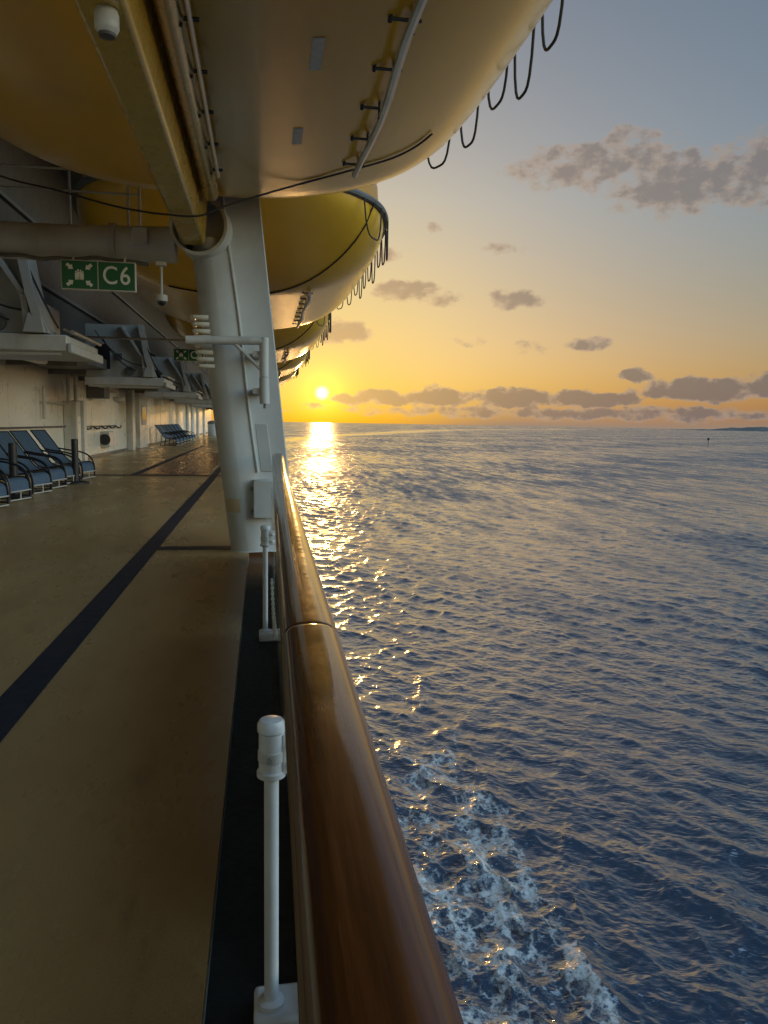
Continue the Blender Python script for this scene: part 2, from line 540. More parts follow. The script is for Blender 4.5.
def make_sea():
    azs = np.concatenate([np.arange(-170, -14, 4.0), np.arange(-14, -3, .5), np.arange(-3, 46.5, .072), np.arange(46.5, 80, .6), np.arange(80, 187, 4.0)])
    azs = azs[azs < 189.9]
    th = np.concatenate([np.arange(64, 20.0, -.07), np.arange(20, 3.0, -.026), np.arange(3.0, .6, -.02), np.geomspace(.6, .012, 60)])
    r = EYEH / np.tan(np.radians(th))
    A, Rr = np.meshgrid(np.radians(azs), r)
    daz = np.gradient(np.radians(azs))
    dr = np.gradient(r)
    x = (Rr * np.sin(A)).ravel()
    y = (Rr * np.cos(A)).ravel()
    rx, ry = np.sin(A).ravel(), np.cos(A).ravel()
    sr = np.repeat(dr, len(azs))
    stt = (Rr * daz[None, :]).ravel()
    rng = np.random.default_rng(11)
    n = 290
    lam = np.exp(rng.uniform(np.log(.22), np.log(5.5), n))
    # two wave systems: wind sea and the ship's diverging wake
    wake = rng.random(n) < .38
    main = np.where(wake, 38 + rng.normal(0, 13, n), -20 + rng.normal(0, 38, n))
    dirx, diry = np.cos(np.radians(main)), np.sin(np.radians(main))
    flip = rng.random(n) < .5
    kk = 2 * np.pi / lam
    lam[-36:] = np.exp(rng.uniform(np.log(6), np.log(22), 36))
    slope = .031 * np.where(lam > 6, (6 / lam) ** .55, np.where(lam > 1.5, (1.5 / lam) ** .75, 1.0)) * np.where(lam < 1, lam ** .2, 1.0) * rng.uniform(.5, 1.3, n)
    slope *= np.where(wake, np.where((lam > 1.0) & (lam < 5), 1.15, .6), 1.0)
    amp = slope / kk
    ph = rng.uniform(0, 2 * np.pi, n)
    # calm curved lane far astern and the turbulent lane along the hull
    xc = 1.0 + 20 * (y / 540.0) ** 2 * np.clip(y / 540, 0, None) ** .35
    xc = np.interp(y, [-50, 60, 300, 548, 732, 1726, 3500], [6, 8, 9, 20, 65, 410, 1500])
    wid = np.interp(y, [-50, 60, 548, 1726], [3, 6, 14, 60])
    calm = np.exp(-((x - xc) / wid) ** 2) * np.clip((y - 250) / 300, 0, 1)
    hx = np.interp(y, [-20, 10, 14, 21, 40, 80], [4.5, 4.5, 4.7, 6.2, 7.5, 8])
    hw = np.interp(y, [-20, 14, 21, 40, 80], [3.0, 2.9, 2.6, 2.8, 3.0])
    turb = np.exp(-np.abs((x - hx) / hw) ** 3) * np.interp(y, [-20, 14, 24, 34, 50, 75], [1, 1, .9, .55, .2, 0])
    X, Y, Z = x.copy(), y.copy(), np.zeros_like(x)
    lost = np.zeros_like(x)
    grp = .72 + .28 * np.sin(x * .11 + y * .05 + 1.0) * np.sin(y * .083 - x * .03) + .25 * np.sin(x * .027 - y * .036 + .6)
    grp = np.clip(grp, .45, 1.3)
    for i in range(n):
        sp = np.abs(dirx[i] * rx + diry[i] * ry) * sr + np.abs(-dirx[i] * ry + diry[i] * rx) * stt
        t = np.clip((lam[i] / sp - 2.2) / 2.2, 0, 1)
        t = t * t * (3 - 2 * t)
        boost = grp * (1 - .8 * calm) * (1 + turb * (.5 if lam[i] < 2.5 else .0))
        a = amp[i] * boost
        lost += (1 - t * t) * (a * kk[i]) ** 2 / 2
        idx = np.nonzero(t > 0)[0]
        if len(idx) == 0:
            continue
        pp = kk[i] * (dirx[i] * x[idx] + diry[i] * y[idx]) + ph[i]
        at_ = a[idx] * t[idx]
        Z[idx] += at_ * np.cos(pp)
        q = 1.15 * at_ * np.sin(pp)
        X[idx] -= q * dirx[i]
        Y[idx] -= q * diry[i]
    # a breaking crest thrown off by the hull
    cx = np.interp(y, [8, 14, 18, 24, 32], [7.0, 7.55, 7.6, 7.2, 6.5])
    Z += .22 * np.exp(-((x - cx) / .55) ** 2) * np.interp(y, [8, 12, 18, 26], [1, 1, .6, 0])
    crestf = np.exp(-((x - cx + .05) / .30) ** 2) * np.interp(y, [8, 12, 16, 20], [1, 1, .75, 0])
    foam = np.clip(turb + .65 * crestf + .72 * calm, 0, 1.1)
    rough = np.clip(.72 * (2 * np.clip(lost, 0, .3)) ** .25, .05, .46)
    ripple = np.clip(1.0 - (np.hypot(x, y) - 30) / 220, 0.0, 1)
    swell = np.clip((np.hypot(x, y) - 60) / 160, 0, 1) * (1 - .75 * calm) * np.interp(np.hypot(x, y), [0, 900, 4000, 9000], [1, 1, .5, .2])
    nr, nc = len(r), len(azs)
    me = bpy.data.meshes.new('sea')
    vs = np.stack([X, Y, Z + SEA_Z], 1).astype(np.float32)
    ii = np.arange((nr - 1) * nc).reshape(nr - 1, nc)
    q = np.stack([ii, np.roll(ii, -1, 1), np.roll(ii, -1, 1) + nc, ii + nc], -1).reshape(-1, 4)[:, ::-1]
    me.vertices.add(len(vs))
    me.vertices.foreach_set('co', vs.ravel())
    me.loops.add(q.size)
    me.loops.foreach_set('vertex_index', q.ravel().astype(np.int32))
    me.polygons.add(len(q))
    me.polygons.foreach_set('loop_start', (np.arange(len(q)) * 4).astype(np.int32))
    me.polygons.foreach_set('loop_total', np.full(len(q), 4, np.int32))
    me.update()
    me.polygons.foreach_set('use_smooth', np.ones(len(q), bool))
    for nm, arr in (('foam', foam), ('rough', rough), ('ripple', ripple), ('swell', swell)):
        me.attributes.new(nm, 'FLOAT', 'POINT').data.foreach_set('value', arr.astype(np.float32))
    me.materials.append(SEAM)
    o = bpy.data.objects.new('sea', me)
    COL.objects.link(o)
    tag(o, 'dark blue rippled sea with white foam beside the ship', kind='structure')


make_sea()

# low island on the horizon
mb = MB()
ISL = mat('island_haze_grey', (.13, .125, .125), .9, var=.2, vscale=.01)  # distance haze is put into this grey
pr = []
for i in range(60):
    t = i / 59
    h = 18 + 30 * math.exp(-((t - .30) / .12) ** 2) + 22 * math.exp(-((t - .62) / .10) ** 2) + 12 * math.sin(i * 1.7) * math.sin(i * .6) * .5
    pr.append((t, .85 * max(4, h) * min(1, t * 5)))
for i in range(59):
    (t0, h0), (t1, h1) = pr[i], pr[i + 1]
    P = lambda t, w: (3900 + 2750 * t + w * .84, 7000 - 1100 * t + w * .5)
    a0, a1, b0, b1 = P(t0, 0), P(t1, 0), P(t0, 260), P(t1, 260)
    c0, c1 = P(t0, 120), P(t1, 120)
    mb.add([(*a0, SEA_Z - 1), (*a1, SEA_Z - 1), (*c1, SEA_Z + h1), (*c0, SEA_Z + h0), (*b1, SEA_Z - 1), (*b0, SEA_Z - 1)], [(0, 1, 2, 3), (3, 2, 4, 5)])
tag(mb.build('island', ISL), 'low dark island on the horizon at far right', kind='structure')

# channel marker
bx_, by_ = 345., 545.
t = thing('channel_marker', (bx_, by_, SEA_Z), 'small dark channel marker pole with round topmark standing in the open sea', 'sea marker')
MB().cyl((bx_, by_, SEA_Z - 2), (bx_, by_, SEA_Z + 4.6), .28, .22, 10).build('pole', DARK, t)
MB().lathe((bx_, by_, SEA_Z + 4.2), (0, 0, 1), [(.3, 0), (.9, .35), (1.05, 1.0), (.85, 1.7), (.2, 2.1)], 14).build('topmark', DARK, t)

# ================================================================== ship setting
Y0, Y1 = -14.0, 100.0
WX = -6.42
HULLM = mat('hull_white', (.6, .6, .6), .4, var=.05)
mb = MB().box(-30, .13, Y0 - 30, Y1 + 30, SEA_Z - 2, -.06)
tag(mb.build('ship_hull', HULLM), 'white side of the ship below the deck edge', kind='structure')
tag(MB().box(WX - .05, -.152, Y0, Y1, -.055, 0).build('deck', DECK), 'tan resin coated promenade deck', kind='structure')
tag(MB().box(-.150, .125, Y0, Y1, -.095, -.060).build('deck_edge', GUT), 'black gutter strip along the deck edge', kind='structure')
tag(MB().box(-1.392, -1.198, Y0, 27.0, .001, .005).build('deck_stripe', NAVY), 'wide navy stripe running along the deck', kind='structure')
tag(MB().box(-1.196, -.152, 8.90, 9.14, .001, .005).build('deck_cross_stripe', NAVY), 'short navy stripe across the deck at the pillar', kind='structure')
tag(MB().box(WX, -.152, 20.9, 21.15, .006, .009).build('deck_joint', NAVY), 'thin dark joint line across the deck', kind='structure')
tag(MB().box(-3.3, -1.5, 21.3, 36.0, .001, .005).build('deck_panel', REDP), 'dark red painted deck rectangle', kind='structure')
tag(MB().box(-3.52, -3.32, 21.3, 46, .001, .005).build('deck_lane_line', NAVY), 'dark lane line beside the red deck rectangle', kind='structure')

# walls of the superstructure
wl = thing('superstructure_wall', (WX, 20, 0), 'cream painted ship side wall along the promenade with a doorway gap', 'wall')


def wall_run(y0, y1):
    w = MB()
    w.box(WX - .12, WX, y0, y1, .0, 2.95)
    return w


w = wall_run(Y0, 37.2)
for yy in np.arange(Y0 + 1.2, 37, 2.4):                      # shallow weld seams, proud of the plate
    w.box(WX, WX + .006, yy - .008, yy + .008, .12, 2.9)
w.build('wall_panel', WALLM, wl)
w = wall_run(44.3, Y1)
for yy in np.arange(45.5, Y1, 2.4):
    w.box(WX, WX + .006, yy - .008, yy + .008, .12, 2.9)
w.build('wall_panel', WALLM, wl)
MB().box(WX - .55, WX - .45, 37.2, 44.3, 0, 2.95).build('doorway_fill_panel', WALLM, wl)  # pale panel added close behind the gap so the opening looks lit
MB().box(WX - .45, WX - .12, 37.0, 37.2, 0, 2.95).build('doorway_fill_side', WALLM, wl)
MB().box(WX - .45, WX - .12, 44.3, 44.5, 0, 2.95).build('doorway_fill_side', WALLM, wl)
MB().box(WX + .001, WX + .05, Y0, 37.15, .003, .11).build('skirting', DGREY, wl)
MB().box(WX + .001, WX + .05, 44.32, Y1, .003, .11).build('skirting', DGREY, wl)
MB().box(WX + .001, WX + .22, 40.6, 43.2, .006, 2.93).build('door_leaf', GREYP, wl, bevel=.02)
mb = MB()
mb.box(WX + .222, WX + .24, 41.2, 42.6, 1.2, 2.2)
mb.build('door_window', GLASSB, wl)

ov = MB()
ov.box(WX - 3.2, -4.6, Y0, Y1, 2.95, 3.25)
for yy in np.arange(-10, 98, 3.8):
    ov.box(-6.3, -4.62, yy - .05, yy + .05, 2.80, 2.949)
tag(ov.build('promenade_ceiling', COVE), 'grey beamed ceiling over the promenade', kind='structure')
uw = thing('upper_wall', (-5.2, 20, 3.25), 'dark upper deck wall above the promenade ceiling behind the davit frames', 'wall')
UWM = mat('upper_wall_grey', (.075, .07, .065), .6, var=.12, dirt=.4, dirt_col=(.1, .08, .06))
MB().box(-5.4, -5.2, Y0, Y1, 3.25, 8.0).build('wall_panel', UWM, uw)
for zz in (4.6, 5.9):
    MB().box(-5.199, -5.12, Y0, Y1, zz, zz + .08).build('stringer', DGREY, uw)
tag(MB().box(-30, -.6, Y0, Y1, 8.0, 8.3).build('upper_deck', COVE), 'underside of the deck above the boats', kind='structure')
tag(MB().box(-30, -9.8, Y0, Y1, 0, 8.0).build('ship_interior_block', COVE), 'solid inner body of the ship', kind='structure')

tag(MB().box(-9.8, 2.2, Y1 + .2, Y1 + .5, 3.3, 8.3).build('upper_sun_stop', COVE), 'added screen stopping the sun at the far end of the boat deck', kind='structure')  # unseen screen added to keep the sun off the upper wall

# ================================================================== railing
RAILX = .090


def rail_xz(y):
    z = 1.005 + .10 * max(0, (y - 6.2) / 2.3) ** 1.6
    x = RAILX + .010 * y
    return x, z


def rail_section(mb, ya, yb):
    hw, ht = .066, .052
    ys = np.linspace(ya, yb, max(4, int((yb - ya) / .25)))
    rings = []
    n = 28
    for i, yy in enumerate(ys):
        x, z = rail_xz(yy)
        e = min(i, len(ys) - 1 - i)
        sc_ = .975 if e == 0 else 1.0
        ring = []
        for j in range(n):
            a = 2 * math.pi * j / n
            ca, sa = math.cos(a), math.sin(a)
            px = math.copysign(abs(ca) ** .72, ca) * hw * sc_
            pz = math.copysign(abs(sa) ** .80, sa) * ht * sc_
            ring.append((x + px, yy, z + pz))
        rings.append(ring)
        if i == 0 or i == len(ys) - 2:
            pass
    # tiny rounded ends
    first = [(px, py + .006, pz) for (px, py, pz) in rings[0]]
    x, z = rail_xz(ya)
    first = [(x + (px - x) / .975, py, z + (pz - z) / .975) for (px, py, pz) in first]
    x, z = rail_xz(yb)
    last = [(x + (px - x) / .975, py - .006, z + (pz - z) / .975) for (px, py, pz) in rings[-1]]
    first2 = [(px, py + .012, pz) for (px, py, pz) in first]
    last2 = [(px, py - .012, pz) for (px, py, pz) in last]
    rings = [rings[0], first, first2] + rings[1:-1] + [last2, last, rings[-1]]
    vs = [p for r_ in rings for p in r_]
    fs = []
    for i in range(len(rings) - 1):
        for j in range(n):
            fs.append((i * n + j, i * n + (j + 1) % n, (i + 1) * n + (j + 1) % n, (i + 1) * n + j))
    fs.append(tuple(range(n)))
    fs.append(tuple((len(rings) - 1) * n + j for j in range(n))[::-1])
    mb.add(vs, fs)
    return mb


rl = thing('ship_railing', (.1, 2, 0), 'varnished teak handrail on white posts along the near deck edge', 'railing')
joints = [-3.0, 1.64, 5.6, 8.46]
for a_, b_ in zip(joints[:-1], joints[1:]):
    rail_section(MB(), a_ + .0012, b_ - .0012).build('handrail', TEAK, rl, angle=60)
WPOST = mat('white_post_paint', (.70, .71, .72), .38, var=.05, vscale=9, dirt=.35, dirt_col=(.4, .35, .28), bump=.08, bscale=60)


STEPM = mat('step_cream', (.82, .78, .68), .4, var=.05)


def rail_post(y, parent, shift=0.0):
    x = .022
    po = MB().cyl((x, y, .003), (x, y, .71), .0185, n=18).build('post', WPOST, parent)
    c = MB().lathe((x, y, .62), (0, 0, 1), [(.026, 0), (.036, .006), (.036, .018), (.031, .022), (.031, .118), (.0345, .122), (.0345, .140), (.028, .150), (.010, .154)], 24)
    c.build('cap', WPOST, po)
    k_ = MB().box(x + .026, x + .075, y - .020, y + .020, .635, .735)
    k_.cyl((x + .05, y - .03, .66), (x + .05, y + .03, .66), .010, n=10).cyl((x + .05, y - .03, .71), (x + .05, y + .03, .71), .010, n=10)
    k_.build('clamp', WPOST, po, bevel=.004)
    MB().lathe((x, y, .665), (0, 0, 1), [(.0318, 0), (.0335, .002), (.0335, .026), (.0318, .028)], 24).build('strap', GREYP, po)
    MB().cyl((x - .006, y - .044, .679), (x - .006, y - .030, .679), .007, n=6).build('bolt', STEEL, po)
    MB().box(x + .045, x + .070, y - .006, y + .006, .735, rail_xz(y)[1] - .045).build('rail_bracket', STEEL, po)
    bb = MB()
    bb.box(x - .045, x + .085, y - .055, y + .075, -.059, .004)
    bb.build('base_block', WPOST, po, bevel=.012)
    MB().lathe((x, y, .005), (0, 0, 1), [(.034, 0), (.034, .012), (.024, .018)], 18).build('foot_collar', WPOST, po)


for yy in (-1.72, 1.808, 5.333):
    rail_post(yy, rl)
for a_, b_ in ((-1.66, 1.74), (1.87, 5.27), (5.40, 8.3)):
    MB().box(.084, .094, a_, b_, .06, .80).build('glass_panel', RGLASS, rl)
lk = MB()
for i in range(26):                                           # slack steel chain behind the glass
    yy = 3.3 + i * .05
    lk.tube([(.058, yy - .024, .55 - .05 * math.sin((yy - 3.3) / 1.3 * math.pi)), (.058, yy + .024, .55 - .05 * math.sin((yy - 3.3) / 1.3 * math.pi))], .007 if i % 2 else .010, 6)
lk.build('safety_chain', STEEL, rl)
mb = MB().box(.128, .16, Y0, 8.2, -.5, .10)  # edge raised outside the glass to keep low sun off the gutter
tag(mb.build('deck_edge_sun_stop', HULLM), 'white plate edge outside the rail, raised to stop low sun', kind='structure')

# ================================================================== pillars carrying the boat frames
LEAN = -.50 / 4.15


def make_pillar(label):
    yb = 8.9
    t = thing('davit_pillar', (0, yb, 0), label, 'pillar', 'leaning white pillars along the deck edge')
    # round leading edge faired into a flat web plate: one closed outline, swept up the lean
    out = []
    xl, rr = -.36, .20
    for i in range(15):
        a = R(270) - R(180) * i / 14
        out.append((xl + rr + rr * math.cos(a), yb + .02 + rr * 1.15 * math.sin(a)))
    # outline: front edge to the right then back
    web_y0, web_y1 = yb - .13, yb + .17
    pts = [(xl + rr + .02, yb - .21)] + out + [(xl + rr + .02, yb + .25), (xl + .47, web_y1 + .04), (.37, web_y1), (.37, web_y0), (xl + .47, web_y0), (xl + .40, yb - .17)]
    zs = [0.0, .9, 1.8, 2.7, 3.6, 4.6, 6.4]
    vs, fs = [], []
    n = len(pts)
    for z in zs:
        for (px, py) in pts:
            vs.append((px + (.03 - .107 * z if px > .3 else LEAN * z), py, z))
    for i in range(len(zs) - 1):
        for j in range(n):
            fs.append((i * n + j, i * n + (j + 1) % n, (i + 1) * n + (j + 1) % n, (i + 1) * n + j))
    fs.append(tuple(range(n)))
    fs.append(tuple((len(zs) - 1) * n + j for j in range(n))[::-1])
    MB().add(vs, fs).build('column', WHITE, t, bevel=.012)
    lx = lambda x, z: x + LEAN * z
    MB().hexa([(.14, web_y0 + .02, -1.6), (.43, web_y0 + .02, -1.6), (.43, web_y1 - .02, -1.6), (.14, web_y1 - .02, -1.6),
               (.14, web_y0 + .02, -.003), (.398, web_y0 + .02, -.003), (.398, web_y1 - .02, -.003), (.14, web_y1 - .02, -.003)]).build('outboard_leg', WHITE, t)
    # conduit, curving down into the box
    yf = web_y0 - .024
    cp = [(lx(.06, z) + .008 * math.sin(z * 3), yf - .02, z) for z in np.linspace(.92, 4.1, 14)]
    MB().tube(cp, .016, 8).build('conduit', GREYP, t)
    # access hatch outline and low junction box
    h = MB()
    hz0, hz1 = .93, 1.47
    h.hexa([(lx(.10, hz0), web_y0 - .012, hz0), (lx(.235, hz0), web_y0 - .012, hz0), (lx(.235, hz0), web_y0, hz0), (lx(.10, hz0), web_y0, hz0),
            (lx(.10, hz1), web_y0 - .012, hz1), (lx(.235, hz1), web_y0 - .012, hz1), (lx(.235, hz1), web_y0, hz1), (lx(.10, hz1), web_y0, hz1)])
    h.build('access_hatch', WHITE, t, bevel=.004)
    bx = MB().box(-.10, .16, web_y0 - .17, web_y0 - .02, .40, .84).build('junction_box', WHITE, t, bevel=.015)
    for zz in (.47, .74):
        MB().cyl((-.125, web_y0 - .12, zz), (-.10, web_y0 - .12, zz), .022, n=12).build('bolt', DGREY, bx)
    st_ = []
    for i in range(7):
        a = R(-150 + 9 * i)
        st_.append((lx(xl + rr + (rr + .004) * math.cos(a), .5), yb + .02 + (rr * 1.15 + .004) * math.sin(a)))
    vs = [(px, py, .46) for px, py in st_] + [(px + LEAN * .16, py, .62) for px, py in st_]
    MB().add(vs, [(i, i + 1, 8 + i, 7 + i) for i in range(6)]).build('glint_patch', mat('glint_beige', (.48, .38, .24), .35), t)  # beige patch painted where sunlight glints on the column
    # stack of louvre steps on the inboard face
    for i in range(8):
        z = 2.09 + i * .075
        if i == 4:
            z += .01
        x = lx(xl, z)
        MB().tube([(x + .10, yb - .27, z), (x + .03, yb - .275, z), (x - .05, yb - .255, z + .004), (x - .075, yb - .2, z + .012), (x - .075, yb - .02, z + .012)], .024, 10).build('step', STEPM, t)
    # saddle ring at the head
    rz, rx_ = 3.56, -.62
    ring = MB()
    n = 40
    prof = [(.315, -.30), (.315, .28), (.275, .28), (.275, -.30)]
    vs, fs = [], []
    ax = Vector((.16, 1, -.02)).normalized()
    u = Vector((1, -.16, 0)).normalized()
    w_ = u.cross(ax)
    c = Vector((rx_, yb - .05, rz))
    for (r_, h_) in prof:
        for j in range(n):
            a = 2 * math.pi * j / n
            vs.append(c + ax * h_ + (u * math.cos(a) + w_ * math.sin(a)) * r_)
    for i in range(4):
        for j in range(n):
            fs.append((i * n + j, i * n + (j + 1) % n, ((i + 1) % 4) * n + (j + 1) % n, ((i + 1) % 4) * n + j))
    ring.add(vs, fs)
    ring.build('saddle_ring', GREYP, t, bevel=.006)
    MB().lathe(c + ax * .1, ax, [(.27, 0), (.27, .03)], 30).build('ring_dark_hollow', DARK, t)  # dark disc stands for the shade inside the open ring
    MB().lathe(c + Vector((.06, -.12, -.20)), (0, -.2, 1), [(.09, 0), (.11, .05), (.10, .12), (.04, .15)], 16).build('sheave', GREYP, t)
    return t


P0 = make_pillar('nearest leaning white pillar standing at the end of the teak handrail')
PILL_DY = 11.6
# (farther pillars are copied once all their parts exist)

# swing bracket mounted on the first pillar
t = thing('swing_bracket', (0, 8.4, 1.7), 'grey pipe bracket with arm, diagonal brace and drop pipe on the leaning pillar', 'bracket')
MB().tube([(-.80, 8.45, 2.35), (-.3, 8.45, 2.36), (.05, 8.45, 2.37)], .046, 16).build('arm', GREYP, t)
MB().tube([(.025, 8.45, 2.40), (.025, 8.45, 1.98)], .050, 16).build('drop_pipe', GREYP, t)
MB().tube([(.025, 8.45, 1.975), (.030, 8.45, 1.69)], .054, 16).build('sleeve', WHITE, t)
MB().tube([(.030, 8.45, 1.69), (.030, 8.45, 1.64)], .014, 8).build('pin', DGREY, t)
MB().tube([(-.29, 8.45, 2.33), (.0, 8.45, 2.05)], .020, 10).build('brace', GREYP, t)
MB().box(-.1, .02, 8.46, 8.78, 2.2, 2.26).build('mount_plate', GREYP, t)
MB().box(-.1, .02, 8.46, 8.78, 1.8, 1.86).build('mount_plate', GREYP, t)

for i, lab in ((1, 'second leaning white pillar, a sliver behind the nearest one'), (2, 'third leaning white pillar, hidden far behind the nearest one'), (3, 'fourth leaning white pillar along the deck edge'), (4, 'fifth leaning white pillar along the deck edge'), (5, 'sixth leaning white pillar along the deck edge'), (6, 'seventh leaning white pillar along the deck edge'), (7, 'eighth leaning white pillar, farthest along the deck edge')):
    place(copy_tree(P0), (0.0, 8.9 + PILL_DY * i, 0), lab)

# rail runs beyond the pillar
t = thing('far_railing', (.1, 20, 0), 'second run of teak handrail beyond the leaning pillar', 'railing')
mb = MB()
mb.tube([(.15, 9.4, 1.0), (.15, 20.1, 1.0)], .055, 12)
mb.build('handrail', TEAK, t)
for yy in (11.5, 14.5, 17.5):
    MB().cyl((.03, yy, -.01), (.03, yy, .95), .02, n=8).build('post', WPOST, t)
tf = copy_tree(t)
place(tf, (.1, 31.6, 0), 'third run of teak handrail far along the deck edge')

# ================================================================== cross beams, signs
BZ = 3.37


def make_beam(label):
    t = thing('cross_beam', (-3, 8.85, BZ), label, 'beam', 'round cross beams between wall and pillars')
    MB().tube([(-5.19, 8.85, BZ), (-2.2, 8.85, BZ), (-.93, 8.85, BZ + .04)], .19, 26).build('tube', GREYP, t)
    for xc in (-3.35, -1.62):
        MB().lathe((xc, 8.85, BZ + .02), (1, 0, 0), [(.19, 0), (.212, .004), (.212, .07), (.19, .074)], 26).build('collar', WHITE, t)
    MB().box(-1.36, -1.20, 8.62, 8.70, BZ - .02, BZ + .16).build('cleat', GREYP, t, bevel=.01)
    MB().lathe((-5.19, 8.85, BZ), (1, 0, 0), [(.33, 0), (.33, .04), (.215, .05)], 26).build('flange', GREYP, t)
    cb = MB()
    cb.tube([(x_, 8.70 + .012 * math.sin(x_ * 9), BZ - .185 + .014 * math.sin(x_ * 6.3) + .008 * math.sin(x_ * 17)) for x_ in np.linspace(-5.1, -1.2, 60)], .022, 7)
    cb.build('cable_run', DGREY, t)
    return t


B0 = make_beam('nearest round grey cross beam carrying the green muster sign')
t = thing('sign_pipe', (-3, 20.25, 3.52), 'thin pipe carrying the farther green sign under the second lifeboat', 'pipe')
MB().tube([(-5.19, 20.25, 3.52), (-1.35, 20.25, 3.52)], .03, 12).build('pipe_run', GREYP, t)


def text_mesh(s, size, x, y, z, mat_, parent, name):
    cu = bpy.data.curves.new('lettering', 'FONT')
    cu.body = s
    cu.size = size
    cu.extrude = .002
    cu.offset = .0015
    cu.space_character = 1.12
    cu.align_x = 'CENTER'
    cu.align_y = 'CENTER'
    tmp = bpy.data.objects.new('tmp_text', cu)
    COL.objects.link(tmp)
    dg = bpy.context.evaluated_depsgraph_get()
    me = bpy.data.meshes.new_from_object(tmp.evaluated_get(dg))
    bpy.data.objects.remove(tmp)
    me.materials.clear()
    me.materials.append(mat_)
    o = ORG[parent.name]
    for v in me.vertices:
        px, py = v.co.x * .92, v.co.y * 1.06
        v.co = (x + px - o.x, y - v.co.z - o.y, z + py - o.z)
    ob = bpy.data.objects.new(name, me)
    COL.objects.link(ob)
    ob.parent = parent
    return ob


def make_sign(label):
    y, x0, x1, z0, z1 = 8.6, -2.085, -1.325, 2.845, 3.155
    t = thing('muster_sign', ((x0 + x1) / 2, y, z0), label, 'sign', 'green muster station signs')
    MB().box(x0, x1, y, y + .05, z0, z1).build('sign_case', GREYP, t, bevel=.008)
    xm = (x0 + x1) / 2 - .005
    MB().box(x0 + .012, xm - .006, y - .003, y - .0005, z0 + .014, z1 - .012).build('sign_face', GREEN, t)
    MB().box(xm + .006, x1 - .012, y - .003, y - .0005, z0 + .014, z1 - .012).build('sign_face', GREEN, t)
    mb = MB()
    cx, cz = (x0 + xm) / 2, (z0 + z1) / 2
    yy = y - .005
    for sx in (-1, 1):
        for sz in (-1, 1):
            d = Vector((-sx * .78, 0, -sz * .62)).normalized()
            q = Vector((-d.z, 0, d.x))
            tip = Vector((cx + sx * .062, yy, cz + sz * .058))
            pts = [tip, tip - d * .040 + q * .034, tip - d * .040 + q * .017, tip - d * .082 + q * .017, tip - d * .082 - q * .017, tip - d * .040 - q * .017, tip - d * .040 - q * .034]
            if (pts[1] - pts[0]).cross(pts[2] - pts[0]).y > 0:
                pts = pts[::-1]
            mb.prism(pts, (0, .002, 0))
    for (ox, oz, s_) in ((-.034, -.004, .85), (.034, -.004, .85), (-.012, .006, 1.0), (.014, .004, .95)):
        mb.lathe((cx + ox, yy + .001, cz + oz + .040 * s_), (0, 1, 0), [(.011 * s_, 0), (.011 * s_, .002)], 12)
        mb.prism([(cx + ox - .013 * s_, yy, cz + oz + .026 * s_), (cx + ox + .013 * s_, yy, cz + oz + .026 * s_), (cx + ox + .012 * s_, yy, cz + oz - .012), (cx + ox + .010 * s_, yy, cz + oz - .055 * s_), (cx + ox + .002, yy, cz + oz - .055 * s_), (cx + ox, yy, cz + oz - .016), (cx + ox - .002, yy, cz + oz - .055 * s_), (cx + ox - .010 * s_, yy, cz + oz - .055 * s_), (cx + ox - .012 * s_, yy, cz + oz - .012)], (0, .002, 0))
    mb.build('assembly_pictogram', SIGNW, t)
    text_mesh('C6', .25, (xm + x1) / 2 - .005, y - .005, (z0 + z1) / 2, SIGNW, t, 'lettering')
    for xx in (x0 + .12, x1 - .12):
        MB().cyl((xx, y + .025, z1), (xx, y + .08, BZ - .15), .012, n=8).build('hanger', GREYP, t)
    return t


S0 = make_sign('green C6 muster sign hanging under the nearest cross beam')
s2 = copy_tree(S0)
place(s2, S0.location + Vector((-.14, PILL_DY, .15)), 'smaller looking green muster sign farther down, beside the pillar')

# hanging cctv dome
t = thing('security_camera', (-1.08, 8.7, 2.75), 'small grey security camera on a thin pole hanging beside the C6 sign', 'camera')
MB().cyl((-1.08, 8.75, 2.86), (-1.08, 8.75, 3.18), .014, n=10).build('pole', GREYP, t)
MB().box(-1.13, -1.03, 8.7, 8.8, 3.16, 3.20).build('mount_plate', GREYP, t)
MB().lathe((-1.08, 8.75, 2.86), (0, 0, -1), [(.03, 0), (.062, .01), (.066, .06), (.06, .075)], 20).build('housing', GREYP, t)
MB().lathe((-1.08, 8.75, 2.79), (0, 0, -1), [(.052, 0), (.048, .025), (.032, .046), (.008, .055)], 18).build('dome', GLASSB, t)

# catwalk rail above the beam
t = thing('catwalk_railing', (-3, 9.6, 3.8), 'thin grey catwalk railing standing above the nearest cross beam', 'railing')
for xx in (-4.1, -3.12, -2.2, -1.55, -1.42):
    MB().cyl((xx, 9.6, 3.59), (xx, 9.6, 4.62 if xx < -2.8 else 4.38), .014, n=8).build('post', GREYP, t)
MB().tube([(-5.15, 9.6, 4.12), (-1.42, 9.6, 4.12)], .012, 8).build('rail', GREYP, t)
MB().tube([(-5.15, 9.6, 4.36), (-1.42, 9.6, 4.36)], .014, 8).build('rail', GREYP, t)
MB().box(-5.19, -1.4, 9.2, 9.7, 3.55, 3.59).build('walkway', GREYP, t)

